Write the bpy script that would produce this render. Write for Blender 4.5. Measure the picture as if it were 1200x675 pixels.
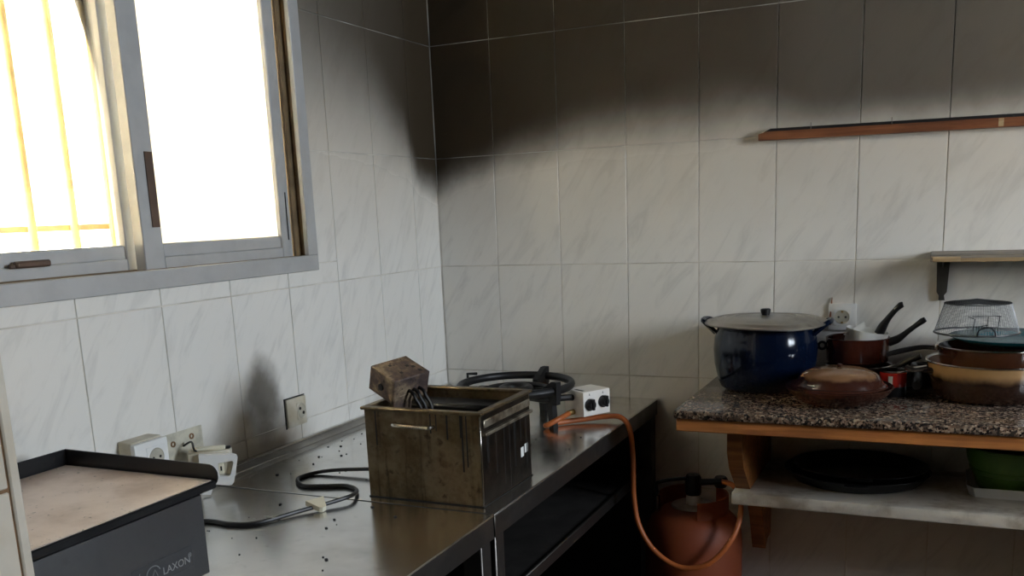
import bpy, bmesh, math, random
from mathutils import Vector, Matrix
random.seed(7)
for o in list(bpy.data.objects): bpy.data.objects.remove(o)
scene = bpy.context.scene
COL = scene.collection

# ------------------------------------------------------------------ camera
cd = bpy.data.cameras.new('camera'); cam = bpy.data.objects.new('camera', cd); COL.objects.link(cam)
cd.sensor_fit = 'HORIZONTAL'; cd.sensor_width = 36.0; cd.lens = 32.758
cd.shift_x = -0.00583; cd.shift_y = 0.11668; cd.clip_start = 0.02
right = Vector((0.91238369, 0.40739613, -0.03980436))
down = Vector((0.04813287, -0.20334331, -0.97792368))
fwd = Vector((-0.40649627, 0.89032572, -0.20513627))
cam.matrix_world = Matrix(((right.x, -down.x, -fwd.x, 1.389), (right.y, -down.y, -fwd.y, -2.523),
                           (right.z, -down.z, -fwd.z, 1.413), (0, 0, 0, 1)))
scene.camera = cam

# ------------------------------------------------------------------ world, exposure
SKY = 47.0
w = bpy.data.worlds.new('overcast_sky'); scene.world = w; w.use_nodes = True
bg = w.node_tree.nodes['Background']; bg.inputs[0].default_value = (0.81, 0.90, 1.0, 1); bg.inputs[1].default_value = SKY
vs = scene.view_settings
vs.view_transform = 'Standard'; vs.look = 'None'; vs.gamma = 1.0; vs.use_curve_mapping = False; vs.exposure = 0.0

def portal(name, loc, rot, sx, sy):
    l = bpy.data.lights.new(name, 'AREA'); l.shape = 'RECTANGLE'; l.size = sx; l.size_y = sy; l.cycles.is_portal = True
    o = bpy.data.objects.new(name, l); COL.objects.link(o); o.location = loc; o.rotation_euler = rot
WIN2 = (-1.50, -0.80, 1.32, 2.25)      # y0, y1, z0, z1 of the window in the right wall
portal('daylight_portal', (3.36, (WIN2[0]+WIN2[1])/2, (WIN2[2]+WIN2[3])/2), (0, math.radians(90), 0), WIN2[3]-WIN2[2], WIN2[1]-WIN2[0])

# ------------------------------------------------------------------ node helpers and materials
class NT:
    def __init__(s, name):
        s.m = bpy.data.materials.new(name); s.m.use_nodes = True
        s.t = s.m.node_tree; s.n = s.t.nodes; s.p = s.n['Principled BSDF']; s.out = s.n['Material Output']
    def node(s, typ, **kw):
        nd = s.n.new(typ)
        for k, v in kw.items():
            if k[0] == 'i' and k[1:].isdigit(): s.set(nd.inputs[int(k[1:])], v)
            else: setattr(nd, k, v)
        return nd
    def set(s, inp, v):
        if hasattr(v, 'is_output') and v.is_output: s.t.links.new(v, inp)
        else: inp.default_value = v
    def math(s, op, a, b=0.0, c=0.0, clamp=False):
        nd = s.n.new('ShaderNodeMath'); nd.operation = op; nd.use_clamp = clamp
        s.set(nd.inputs[0], a); s.set(nd.inputs[1], b); s.set(nd.inputs[2], c); return nd.outputs[0]
    def mix(s, f, a, b):
        nd = s.n.new('ShaderNodeMix'); nd.data_type = 'RGBA'
        s.set(nd.inputs[0], f); s.set(nd.inputs[6], a); s.set(nd.inputs[7], b); return nd.outputs[2]
    def ramp(s, f, stops):
        nd = s.n.new('ShaderNodeValToRGB'); e = nd.color_ramp.elements
        while len(e) < len(stops): e.new(0.5)
        for el, (p, c) in zip(e, stops): el.position = p; el.color = c if len(c) == 4 else (*c, 1)
        s.set(nd.inputs[0], f); return nd.outputs[0]
    def smooth(s, v, a, b):
        nd = s.n.new('ShaderNodeMapRange'); nd.interpolation_type = 'SMOOTHSTEP'
        s.set(nd.inputs[0], v); s.set(nd.inputs[1], a); s.set(nd.inputs[2], b); return nd.outputs[0]
    def obj(s): return s.n.new('ShaderNodeTexCoord').outputs['Object']
    def pos(s): return s.n.new('ShaderNodeNewGeometry').outputs['Position']
    def noise(s, vec, scale, detail=4, rough=0.55, dist=0.0):
        nd = s.n.new('ShaderNodeTexNoise'); s.set(nd.inputs['Vector'], vec); nd.inputs['Scale'].default_value = scale
        nd.inputs['Detail'].default_value = detail; nd.inputs['Roughness'].default_value = rough; nd.inputs['Distortion'].default_value = dist
        return nd.outputs[0]
    def mapping(s, vec, loc=(0,0,0), rot=(0,0,0), scale=(1,1,1)):
        nd = s.n.new('ShaderNodeMapping'); s.set(nd.inputs[0], vec); s.set(nd.inputs[1], loc); nd.inputs[2].default_value = rot; nd.inputs[3].default_value = scale
        return nd.outputs[0]
    def bump(s, h, strength=0.2, dist=0.002):
        nd = s.n.new('ShaderNodeBump'); nd.inputs['Strength'].default_value = strength; nd.inputs['Distance'].default_value = dist
        s.set(nd.inputs['Height'], h); s.t.links.new(nd.outputs[0], s.p.inputs['Normal'])
    def final(s, col=None, rough=None, metal=None, **kw):
        if col is not None: s.set(s.p.inputs['Base Color'], col)
        if rough is not None: s.set(s.p.inputs['Roughness'], rough)
        if metal is not None: s.set(s.p.inputs['Metallic'], metal)
        for k, v in kw.items(): s.set(s.p.inputs[k], v)
        return s.m
def c4(c): return (*c, 1.0)
def plain(name, col, rough=0.5, metal=0.0, var=0.15, scale=18.0, col2=None, bump=0.0, rvar=0.1, **kw):
    """colour with soft mottling of a second tone, roughness variation and optional bump"""
    t = NT(name); v = t.obj(); n = t.noise(v, scale, 5)
    c2 = col2 if col2 else tuple(x*(1-var*2) for x in col)
    f = t.smooth(n, 0.35, 0.7)
    r = t.math('ADD', t.math('MULTIPLY', t.noise(v, scale*1.7, 3), rvar*2), max(0.02, rough-rvar))
    if bump: t.bump(t.noise(v, scale*4, 4), bump)
    return t.final(t.mix(f, c4(col), c4(c2)), r, metal, **kw)

def soot_mask(t):
    """smoke stain on the two tiled walls: edge height, softness and density along the wall run s = x + y"""
    p = t.pos(); sp = t.node('ShaderNodeSeparateXYZ', i0=p)
    x, y, z = sp.outputs
    sv = t.math('ADD', x, y)
    f = t.math('DIVIDE', t.math('ADD', sv, 1.5), 3.5)
    st = [(-1.5,1.60,.85,.60),(-.62,1.52,.60,.85),(-.32,1.51,.46,.92),(-.17,1.49,.28,.955),(-.11,1.45,.15,.975),(0,1.425,.14,.98),
          (.07,1.455,.15,.98),(.19,1.485,.17,.98),(.32,1.505,.20,.975),(.5,1.525,.24,.97),(.93,1.525,.26,.935),(1.08,1.55,.15,.875),(2.0,1.55,.14,.84)]
    rp = t.ramp(f, [((s+1.5)/3.5, (a-1.3, b, c)) for s, a, b, c in st])
    cs = t.node('ShaderNodeSeparateColor', i0=rp); a, b, c = cs.outputs
    nz = t.math('MULTIPLY', t.math('SUBTRACT', t.noise(p, 5.0, 4, 0.6), 0.5), 0.07)
    h = t.math('DIVIDE', t.math('SUBTRACT', t.math('ADD', t.math('SUBTRACT', z, 1.3), nz), a), b)
    hs = t.math('SUBTRACT', 1.0, t.smooth(h, 0.0, 1.0))
    d = t.math('MULTIPLY', t.math('SUBTRACT', 1.0, t.math('MULTIPLY', hs, hs)), c)
    # scorch mark above the socket on the left wall
    sy = t.math('DIVIDE', t.math('ADD', y, 0.87), 0.075); sz = t.math('DIVIDE', t.math('SUBTRACT', z, 1.02), 0.11)
    rr = t.math('ADD', t.math('MULTIPLY', sy, sy), t.math('MULTIPLY', sz, sz))
    rr = t.math('ADD', rr, t.math('MULTIPLY', t.math('SUBTRACT', t.noise(p, 14, 3), 0.5), 0.8))
    sc = t.math('MULTIPLY', t.math('SUBTRACT', 1.0, t.smooth(rr, 0.0, 1.15)), 0.72)
    onleft = t.math('LESS_THAN', x, 0.02)
    sc = t.math('MULTIPLY', sc, onleft)
    # greasy film low on the left wall by the worktop
    gy = t.math('SUBTRACT', 1.0, t.smooth(t.math('ABSOLUTE', t.math('ADD', y, 0.93)), 0.05, 0.30))
    gz = t.math('SUBTRACT', 1.0, t.smooth(z, 0.90, 1.02))
    g = t.math('MULTIPLY', t.math('MULTIPLY', t.math('MULTIPLY', gy, gz), onleft), 0.7)
    film = t.math('MULTIPLY', t.smooth(t.math('ADD', z, t.math('MULTIPLY', nz, 2.0)), 1.20, 1.60), 0.46)
    return d, g, film, sc, x, y, z, sv
def tile_material():
    t = NT('marbled_wall_tile'); d, g, film, sc, x, y, z, sv = soot_mask(t)
    rnd = t.node('ShaderNodeObjectInfo').outputs['Random']
    cv = t.node('ShaderNodeCombineXYZ', i0=sv, i1=z, i2=t.math('MULTIPLY', rnd, 37.0)).outputs[0]
    m1 = t.mapping(t.mapping(cv, rot=(0, 0, math.radians(-58))), scale=(6.0, 24.0, 1.0))
    m2 = t.mapping(t.mapping(cv, rot=(0, 0, math.radians(-52))), scale=(12.0, 60.0, 1.0))
    v1 = t.smooth(t.noise(m1, 1.0, 5, 0.62, 0.7), 0.47, 0.75); v2 = t.smooth(t.noise(m2, 1.0, 4, 0.6, 0.9), 0.55, 0.8)
    f = t.math('ADD', t.math('MULTIPLY', v1, 0.55), t.math('MULTIPLY', v2, 0.28), clamp=True)
    c = t.mix(f, (0.80, 0.78, 0.73, 1), (0.57, 0.555, 0.52, 1))
    c = t.mix(t.math('MULTIPLY', rnd, 0.10), c, (0.66, 0.63, 0.56, 1))
    c = t.mix(g, c, (0.30, 0.26, 0.19, 1))
    c = t.mix(film, c, (0.46, 0.37, 0.25, 1))
    c = t.mix(t.math('MULTIPLY', sc, 1.15), c, (0.060, 0.045, 0.026, 1))
    c = t.mix(d, c, (0.032, 0.0205, 0.0090, 1))
    r = t.math('ADD', 0.26, t.math('MULTIPLY', d, 0.34))
    return t.final(c, r, 0.0, **{'Specular IOR Level': t.math('SUBTRACT', 0.40, t.math('MULTIPLY', d, 0.30))})
def grout_material():
    t = NT('grout'); d, g, film, sc, x, y, z, sv = soot_mask(t)
    n = t.noise(t.pos(), 9, 4)
    c = t.mix(t.smooth(n, 0.3, 0.7), (0.78, 0.74, 0.66, 1), (0.50, 0.46, 0.39, 1))
    # the joints caught less smoke than the glaze in places
    dd = t.math('MULTIPLY', d, t.math('ADD', 0.40, t.math('MULTIPLY', t.smooth(t.noise(t.pos(), 3.1, 3), 0.40, 0.62), 0.56)))
    c = t.mix(dd, c, (0.012, 0.010, 0.007, 1))
    return t.final(c, 0.8, 0.0)
def wood_material(name, a, b, scale=(3, 40, 40), rough=0.5, soot=0.0):
    t = NT(name); v = t.mapping(t.obj(), scale=scale)
    n = t.noise(v, 1.0, 6, 0.6, 1.2); n2 = t.noise(t.obj(), 4.0, 4)
    c = t.mix(t.smooth(n, 0.35, 0.68), c4(a), c4(b))
    c = t.mix(t.math('MULTIPLY', t.smooth(n2, 0.45, 0.75), 0.45+soot), c, c4(tuple(k*0.25 for k in b)))
    t.bump(n, 0.15); return t.final(c, rough, 0.0)
def granite_material():
    t = NT('granite'); v = t.obj()
    vo = t.node('ShaderNodeTexVoronoi'); t.set(vo.inputs['Vector'], t.mapping(v)); vo.inputs['Scale'].default_value = 230
    sep = t.node('ShaderNodeSeparateColor', i0=vo.outputs['Color']).outputs[0]
    c = t.ramp(sep, [(0.0,(.010,.008,.008)),(.30,(.018,.014,.012)),(.40,(.13,.080,.055)),(.66,(.20,.130,.092)),(.78,(.30,.225,.165)),(1,(.42,.335,.26))])
    n = t.noise(v, 60, 3); c = t.mix(t.math('MULTIPLY', t.smooth(n, 0.45, 0.6), 0.6), c, (0.05, 0.04, 0.035, 1))
    return t.final(c, 0.13, 0.0)
def marble_material():
    t = NT('white_marble'); v = t.obj()
    n = t.noise(t.mapping(v, rot=(0,0,0.5), scale=(3, 9, 6)), 1.0, 7, 0.6, 1.6)
    c = t.mix(t.smooth(n, 0.45, 0.72), (0.82, 0.77, 0.68, 1), (0.50, 0.44, 0.36, 1))
    c = t.mix(t.math('MULTIPLY', t.smooth(t.noise(v, 9, 6, 0.65), 0.48, 0.70), 0.75), c, (0.34, 0.27, 0.18, 1))
    return t.final(c, 0.35, 0.0)
def steel_material(name, a=(0.72,0.72,0.70), b=(0.42,0.40,0.36), rough=0.17, stretch=(1,1,1), grime=0.5):
    t = NT(name); v = t.obj(); n = t.noise(t.mapping(v, scale=stretch), 6, 6, 0.6); n2 = t.noise(v, 34, 4)
    f = t.math('MULTIPLY', t.smooth(n, 0.4, 0.72), grime)
    c = t.mix(f, c4(a), c4(b))
    c = t.mix(t.math('MULTIPLY', t.smooth(n2, 0.62, 0.74), 0.4*grime), c, (0.06, 0.05, 0.04, 1))
    r = t.math('ADD', rough, t.math('MULTIPLY', f, 0.22))
    t.bump(t.noise(t.mapping(v, scale=(4, 160, 160)), 2, 3), 0.03)
    return t.final(c, r, 1.0)
def burnt_material():
    t = NT('burnt_steel'); v = t.obj()
    n = t.noise(v, 11, 6, 0.65); n2 = t.noise(v, 45, 4); n3 = t.noise(t.mapping(v, scale=(60, 60, 5)), 1, 4)
    c = t.ramp(n, [(0.25,(.055,.036,.018)),(.45,(.15,.108,.060)),(.58,(.24,.185,.115)),(.75,(.085,.055,.030))])
    c = t.mix(t.math('MULTIPLY', t.smooth(n2, 0.55, 0.72), 0.7), c, (0.035, 0.025, 0.018, 1))
    c = t.mix(t.math('MULTIPLY', t.smooth(n3, 0.56, 0.72), 0.55), c, (0.02, 0.015, 0.012, 1))
    return t.final(c, t.math('ADD', 0.28, t.math('MULTIPLY', n, 0.25)), 0.85)
def rusty_material():
    t = NT('rusted_housing'); v = t.obj(); n = t.noise(v, 30, 6, 0.65); n2 = t.noise(v, 90, 3)
    c = t.ramp(n, [(0.25,(.035,.026,.024)),(.42,(.085,.060,.054)),(.52,(.15,.105,.075)),(.62,(.31,.235,.15)),(.8,(.10,.075,.068))])
    c = t.mix(t.math('MULTIPLY', t.smooth(n2, 0.6, 0.7), 0.7), c, (0.015, 0.012, 0.010, 1))
    t.bump(n2, 0.3, 0.001); return t.final(c, 0.62, 0.35)
def plate_material():
    t = NT('griddle_plate'); v = t.obj(); n = t.noise(v, 9, 6, 0.6); n2 = t.noise(v, 120, 3)
    c = t.mix(t.smooth(n, 0.35, 0.7), (0.80, 0.68, 0.61, 1), (0.55, 0.43, 0.36, 1))
    c = t.mix(t.math('MULTIPLY', t.smooth(n2, 0.66, 0.72), 0.6), c, (0.08, 0.05, 0.04, 1))
    t.bump(n2, 0.12, 0.001); return t.final(c, t.math('ADD', 0.30, t.math('MULTIPLY', n, 0.2)), 0.55)
def two_tone(name, low, high, z0, z1, rough=0.12):
    """glaze that runs from one colour to another over the height of the vessel"""
    t = NT(name); sp = t.node('ShaderNodeSeparateXYZ', i0=t.obj()); z = sp.outputs[2]
    zz = t.math('ADD', z, t.math('MULTIPLY', t.math('SUBTRACT', t.noise(t.obj(), 22, 3), 0.5), 0.02))
    return t.final(t.mix(t.smooth(zz, z0, z1), c4(low), c4(high)), rough, 0.0)
def glass_material(name, frosted=False):
    t = NT(name); tr = t.node('ShaderNodeBsdfTransparent'); gl = t.node('ShaderNodeBsdfGlossy')
    gl.inputs['Roughness'].default_value = 0.03; fr = t.node('ShaderNodeFresnel'); fr.inputs[0].default_value = 1.45
    mx = t.node('ShaderNodeMixShader'); t.set(mx.inputs[0], fr.outputs[0])
    if frosted:
        tl = t.node('ShaderNodeBsdfTranslucent'); t.set(tl.inputs[0], (0.95, 0.95, 0.93, 1)); t.t.links.new(tl.outputs[0], mx.inputs[1])
    else: t.t.links.new(tr.outputs[0], mx.inputs[1])
    t.t.links.new(gl.outputs[0], mx.inputs[2]); t.t.links.new(mx.outputs[0], t.out.inputs[0]); return t.m

MT = dict(
    tile=tile_material(), grout=grout_material(), granite=granite_material(), marble=marble_material(),
    steel=steel_material('stainless_steel'), steel_dark=steel_material('grimy_steel', (.16,.15,.14), (.05,.045,.04), 0.4),
    steel_mid=steel_material('mid_steel', (.40,.385,.36), (.22,.20,.18), 0.34),  # middle steel tone, used on the upstand cove
    under=plain('shade_dark_steel', (.035,.032,.03), 0.6, 0.3),  # shade below the benches put into a near-black steel colour
    burnt=burnt_material(), rusty=rusty_material(), plate=plate_material(),
    panel=steel_material('griddle_panel', (.15,.15,.155), (.09,.09,.09), 0.42, grime=0.4),
    burnt_rail=plain('scorched_rail', (.48,.42,.32), 0.42, 0.8, col2=(.10,.07,.045), scale=22), char=plain('charred_side', (.030,.022,.016), 0.38, 0.6, col2=(.010,.008,.006), scale=30),
    black=plain('black_enamel', (.010,.010,.011), 0.35), cast=plain('cast_iron', (.014,.013,.013), 0.45, 0.3, bump=0.2),
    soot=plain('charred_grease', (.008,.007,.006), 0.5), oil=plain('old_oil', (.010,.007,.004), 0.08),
    bakelite=plain('black_bakelite', (.012,.011,.011), 0.35),
    alu=plain('window_aluminium', (.50,.50,.49), 0.42, 0.25, var=0.05), track=plain('bronze_track', (.22,.15,.08), 0.5, 0.2, var=0.2),
    pull=plain('brown_plastic', (.12,.07,.045), 0.5),
    bar=plain('grille_paint', (.55,.38,.12), 0.6), cream=plain('added_wall_render', (.90,.76,.52), 0.9, var=0.04),
    white=plain('white_plastic', (.78,.78,.76), 0.35, var=0.03), ivory=plain('aged_plastic', (.66,.62,.52), 0.5, var=0.1, col2=(.50,.44,.32)),
    recess=plain('socket_recess', (.52,.49,.40), 0.4), hole=plain('dark_hole', (.01,.01,.01), 0.7),
    plaster=plain('bare_plaster', (.60,.57,.46), 0.85, scale=40, bump=0.3), cabinet=plain('cabinet_paint', (.66,.60,.50), 0.5, var=0.06, scale=9, col2=(.56,.49,.38)),
    rust=plain('rust_grime', (.24,.13,.06), 0.8, col2=(.10,.06,.03), scale=40),
    blue=plain('blue_enamel', (.002,.0055,.017), 0.13, var=0.1, **{'Specular IOR Level': 0.4}), lid=steel_material('dull_aluminium', (.44,.42,.38), (.24,.22,.19), 0.34, grime=0.8),
    brown=plain('brown_glaze', (.045,.014,.008), 0.2, var=0.2, **{'Specular IOR Level': 0.4}), tan=two_tone('tan_lid_glaze', (.040,.013,.008), (.20,.105,.050), 0.060, 0.070, 0.16),
    maroon=plain('maroon_enamel', (.055,.012,.007), 0.12), beige=two_tone('beige_to_brown_glaze', (.022,.010,.006), (.30,.18,.08), 0.048, 0.072, 0.2),
    chestnut=plain('chestnut_enamel', (.050,.017,.008), 0.16), rimsteel=plain('bright_rim', (.55,.52,.48), 0.18, 1.0),
    teal=plain('teal_enamel', (.010,.105,.125), 0.22), red=plain('red_print', (.52,.025,.015), 0.25), wire=plain('tinned_wire', (.10,.10,.10), 0.4, 0.6),
    green=plain('green_plastic', (.085,.20,.022), 0.4), orange=plain('orange_paint', (.22,.046,.010), 0.6, col2=(.20,.04,.012), scale=12),
    hose=plain('orange_rubber', (.44,.115,.026), 0.45, var=0.1), brass=plain('brass', (.45,.30,.12), 0.35, 1.0),
    ctrl=plain('white_enamel', (.88,.84,.78), 0.4, var=0.04), greyplate=plain('galvanised_plate', (.34,.31,.27), 0.5, 0.4),
    wood=wood_material('varnished_pine', (.46,.185,.050), (.26,.095,.025), (2.5, 45, 45)),
    batten=wood_material('brown_batten', (.24,.085,.030), (.14,.045,.016), (3, 60, 60)),
    board=wood_material('worn_board', (.34,.30,.25), (.20,.17,.14), (3, 40, 40), 0.8), edge=wood_material('raw_board_edge', (.50,.37,.20), (.34,.23,.11), (3, 60, 60), 0.8),
    cable=plain('black_cable', (.008,.008,.009), 0.4), tag=plain('ivory_tag', (.78,.74,.58), 0.5, var=0.05),
    glass=glass_material('clear_glass'), frost=glass_material('frosted_glass', True),
    ceil=plain('smoked_ceiling', (.05,.042,.035), 0.9), floor=plain('terracotta_floor', (.12,.075,.05), 0.45, var=0.15, scale=5),
    wallpaint=plain('warm_wall_paint', (.40,.29,.19), 0.85, var=0.03), bracket=plain('grey_bracket', (.075,.068,.058), 0.6, 0.4), print=plain('pale_print', (.26,.26,.26), 0.5),
    paper=plain('white_paper', (.80,.80,.76), 0.6, var=0.03), ground=plain('outside_concrete', (.50,.46,.40), 0.9),
)

# ------------------------------------------------------------------ geometry helpers
class MB:
    def __init__(s): s.v = []; s.f = []
    def add(s, vs, fs):
        k = len(s.v); s.v += [tuple(p) for p in vs]; s.f += [tuple(i+k for i in f) for f in fs]; return s
    def bm(s, bm, M=None):
        bm.verts.index_update(); s.add([(M @ v.co if M else v.co) for v in bm.verts], [[v.index for v in f.verts] for f in bm.faces]); bm.free(); return s
    def box(s, a, b, bev=0.0, M=None, seg=1):
        bm = bmesh.new(); bmesh.ops.create_cube(bm, size=1)
        for v in bm.verts:
            v.co = Vector([(a[i]+b[i])/2 + v.co[i]*(b[i]-a[i]) for i in range(3)])
        if bev: bmesh.ops.bevel(bm, geom=bm.edges[:], offset=bev, segments=seg, affect='EDGES', profile=0.5)
        return s.bm(bm, M)
    def lathe(s, prof, n=48, M=None, a0=0.0, a1=2*math.pi, sx=1.0, sy=1.0):
        full = abs(a1-a0-2*math.pi) < 1e-6; m = n if full else n+1; vs = []; fs = []
        for r, z in prof:
            for i in range(m):
                a = a0+(a1-a0)*i/n; p = Vector((r*math.cos(a)*sx, r*math.sin(a)*sy, z)); vs.append(M @ p if M else p)
        for j in range(len(prof)-1):
            for i in range(n):
                i2 = (i+1) % m; q = [j*m+i, j*m+i2, (j+1)*m+i2, (j+1)*m+i]
                if prof[j][0] < 1e-7: q = [q[0], q[2], q[3]]
                elif prof[j+1][0] < 1e-7: q = [q[0], q[1], q[2]]
                fs.append(q)
        return s.add(vs, fs)
    def tube(s, pts, r, n=10, closed=False, rad=None):
        P = [Vector(p) for p in pts]; L = len(P); vs = []; fs = []; up = None
        for i, p in enumerate(P):
            t = ((P[(i+1) % L]-P[i-1]) if closed else (P[min(i+1, L-1)]-P[max(i-1, 0)])).normalized()
            if up is None:
                up = Vector((0, 0, 1)) if abs(t.z) < 0.9 else Vector((1, 0, 0))
            up = (up - t*up.dot(t)).normalized(); b = t.cross(up); rr = rad[i] if rad else r
            for k in range(n):
                a = 2*math.pi*k/n; vs.append(p+up*math.cos(a)*rr+b*math.sin(a)*rr)
        for i in range(L if closed else L-1):
            for k in range(n):
                j = (i+1) % L; k2 = (k+1) % n; fs.append((i*n+k, i*n+k2, j*n+k2, j*n+k))
        if not closed: fs.append(tuple(range(n))[::-1]); fs.append(tuple((L-1)*n+k for k in range(n)))
        return s.add(vs, fs)
    def prism(s, poly, ax, a, b, M=None):
        """extrude a 2D outline (counted along the two other axes, in xyz order) along axis ax from a to b"""
        n = len(poly); vs = []
        for d in (a, b):
            for (u, v) in poly:
                p = Vector({0: (d, u, v), 1: (u, d, v), 2: (u, v, d)}[ax]); vs.append(M @ p if M else p)
        fs = [tuple(range(n)), tuple(range(2*n-1, n-1, -1))] + [(i, i+n, (i+1) % n+n, (i+1) % n) for i in range(n)]
        return s.add(vs, fs)
    def build(s, name, mat, parent=None, world=True, smooth=True, angle=38, M=None):
        me = bpy.data.meshes.new(name)
        vs = [Vector(v) for v in s.v]
        if M: vs = [M @ v for v in vs]
        off = Vector((0, 0, 0)); p = parent
        if world:
            while p is not None: off += p.location; p = p.parent
        me.from_pydata([v-off for v in vs], [], s.f); me.validate()
        b = bmesh.new(); b.from_mesh(me); bmesh.ops.recalc_face_normals(b, faces=b.faces); b.to_mesh(me); b.free()
        if smooth: me.shade_smooth(); me.set_sharp_from_angle(angle=math.radians(angle))
        me.materials.append(MT[mat] if isinstance(mat, str) else mat)
        o = bpy.data.objects.new(name, me); COL.objects.link(o)
        if parent: o.parent = parent
        return o
def crv(pts, n=12, closed=False):
    """Catmull-Rom through the points"""
    P = [Vector(p) for p in pts]; out = []; L = len(P); rng = range(L) if closed else range(L-1)
    for i in rng:
        g = (lambda k: P[k % L]) if closed else (lambda k: P[max(0, min(L-1, k))])
        p0, p1, p2, p3 = g(i-1), g(i), g(i+1), g(i+2)
        for k in range(n):
            t = k/n; out.append(0.5*((2*p1)+(p2-p0)*t+(2*p0-5*p1+4*p2-p3)*t*t+(3*p1-p0-3*p2+p3)*t**3))
    if not closed: out.append(P[-1])
    return out
def empty(name, loc=(0,0,0), rz=0.0):
    o = bpy.data.objects.new(name, None); o.empty_display_size = 0.05; COL.objects.link(o); o.location = loc; o.rotation_euler = (0, 0, rz); return o
def tag(o, label, cat, group=None):
    o['label'] = label; o['category'] = cat
    if group: o['group'] = group
    return o
def struct(o): o['kind'] = 'structure'; return o
def thing(name, label, cat, loc=(0,0,0), rz=0.0, group=None): return tag(empty(name, loc, rz), label, cat, group)
def text_mesh(name, body, size, mat, M, parent, extrude=0.0003):
    cu = bpy.data.curves.new(name, 'FONT'); cu.body = body; cu.size = size; cu.extrude = extrude; cu.resolution_u = 3
    tmp = bpy.data.objects.new('tmp', cu); COL.objects.link(tmp); dg = bpy.context.evaluated_depsgraph_get()
    me = bpy.data.meshes.new_from_object(tmp.evaluated_get(dg)); bpy.data.objects.remove(tmp)
    me.name = name; me.transform(M); me.materials.clear(); me.materials.append(MT[mat])
    o = bpy.data.objects.new(name, me); COL.objects.link(o); o.parent = parent; return o

# ------------------------------------------------------------------ room shell
XR, YF, ZC = 3.30, -3.75, 2.62
GD = 0.0014                                # joint depth behind the glaze
TW, TH, Z0 = 0.2, 0.317, -0.008            # tile module; joints at Z0 + k*TH
struct(MB().box((-0.3, YF-0.2, -0.15), (XR+0.2, 0.25, 0.0)).build('floor', 'floor', smooth=False))
struct(MB().box((-0.3, YF-0.2, ZC), (XR+0.2, 0.25, ZC+0.15)).build('ceiling', 'ceil', smooth=False))
wall_back = struct(MB().box((-0.25, GD, 0), (XR+0.2, 0.2, ZC)).build('wall_back', 'grout', smooth=False))
WY0, WY1, WZ0, WZ1 = -2.02, -0.650, 1.310, 2.38     # opening of the window in the left wall
ml = MB()
ml.box((-0.24, YF, 0), (-GD, GD, WZ0)).box((-0.24, YF, WZ1), (-GD, GD, ZC)).box((-0.24, YF, WZ0), (-GD, WY0, WZ1)).box((-0.24, WY1, WZ0), (-GD, GD, WZ1))
wall_left = struct(ml.build('wall_left', 'grout', smooth=False))
struct(MB().box((-0.24, YF-0.2, 0), (XR+0.2, YF, ZC)).build('wall_front', 'wallpaint', smooth=False))
y0, y1, z0, z1 = WIN2
wr = MB().box((XR, YF, 0), (XR+0.2, GD, z0)).box((XR, YF, z1), (XR+0.2, GD, ZC)).box((XR, YF, z0), (XR+0.2, y0, z1)).box((XR, y1, z0), (XR+0.2, GD, z1))
struct(wr.build('wall_right', 'wallpaint', smooth=False))
# corner joint bead
struct(MB().box((0.0, -0.0022, 0.6), (0.0022, 0.0, ZC), 0.0006).build('trim_1', 'grout', wall_back, smooth=False))

tile_cache = {}
def tile(parent, wall, u0, u1, za, zb):
    g = 0.0011; wdt, hgt = u1-u0-2*g, zb-za-2*g
    if wdt < 0.01 or hgt < 0.01: return
    key = (wall, round(wdt, 4), round(hgt, 4))
    if key not in tile_cache:
        m = MB(); t = 0.0019; e = 0.0008
        a, b = wdt/2, hgt/2
        if wall == 'b': P = lambda u, z, d: (u, -d, z)
        else: P = lambda u, z, d: (d, u, z)
        vs = [P(-a,-b,0),P(a,-b,0),P(a,b,0),P(-a,b,0),P(-a,-b,t-e),P(a,-b,t-e),P(a,b,t-e),P(-a,b,t-e),P(-a+e,-b+e,t),P(a-e,-b+e,t),P(a-e,b-e,t),P(-a+e,b-e,t)]
        fs = [(8,9,10,11)]+[(i,(i+1)%4,(i+1)%4+4,i+4) for i in range(4)]+[(i+4,(i+1)%4+4,(i+1)%4+8,i+8) for i in range(4)]
        m.add(vs, fs); o = m.build('tile', 'tile', parent, world=False, smooth=False); tile_cache[key] = o.data
    else:
        o = bpy.data.objects.new('tile', tile_cache[key]); COL.objects.link(o); o.parent = parent
    u, z = (u0+u1)/2, (za+zb)/2; j = random.uniform(-0.0003, 0.0003)
    o.location = (u, GD+j, z) if wall == 'b' else (-GD+j, u, z)
rows = [(max(0, Z0+k*TH), min(ZC, Z0+(k+1)*TH)) for k in range(9)]
xs = [0.002, 0.1916]+[0.1916+TW*k for k in range(1, 16)]+[XR]
for za, zb in rows:
    for a, b in zip(xs[:-1], xs[1:]): tile(wall_back, 'b', a, b, za, zb)
ds = [0.002, 0.1422]+[0.1422+TW*k for k in range(1, 14)]
for za, zb in rows:
    if zb < 0.4: continue
    for a, b in zip(ds[:-1], ds[1:]):
        ya, yb = -b, -a
        if zb <= WZ0 or za >= WZ1 or yb <= WY0 or ya >= WY1: tile(wall_left, 'l', ya, yb, za, zb)
        else:                                               # tile cut around the window opening
            if za < WZ0: tile(wall_left, 'l', ya, yb, za, WZ0)
            if zb > WZ1: tile(wall_left, 'l', ya, yb, WZ1, zb)
            zc, zd = max(za, WZ0), min(zb, WZ1)
            if yb > WY1: tile(wall_left, 'l', WY1, yb, zc, zd)
            if ya < WY0: tile(wall_left, 'l', ya, WY0, zc, zd)

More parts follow.
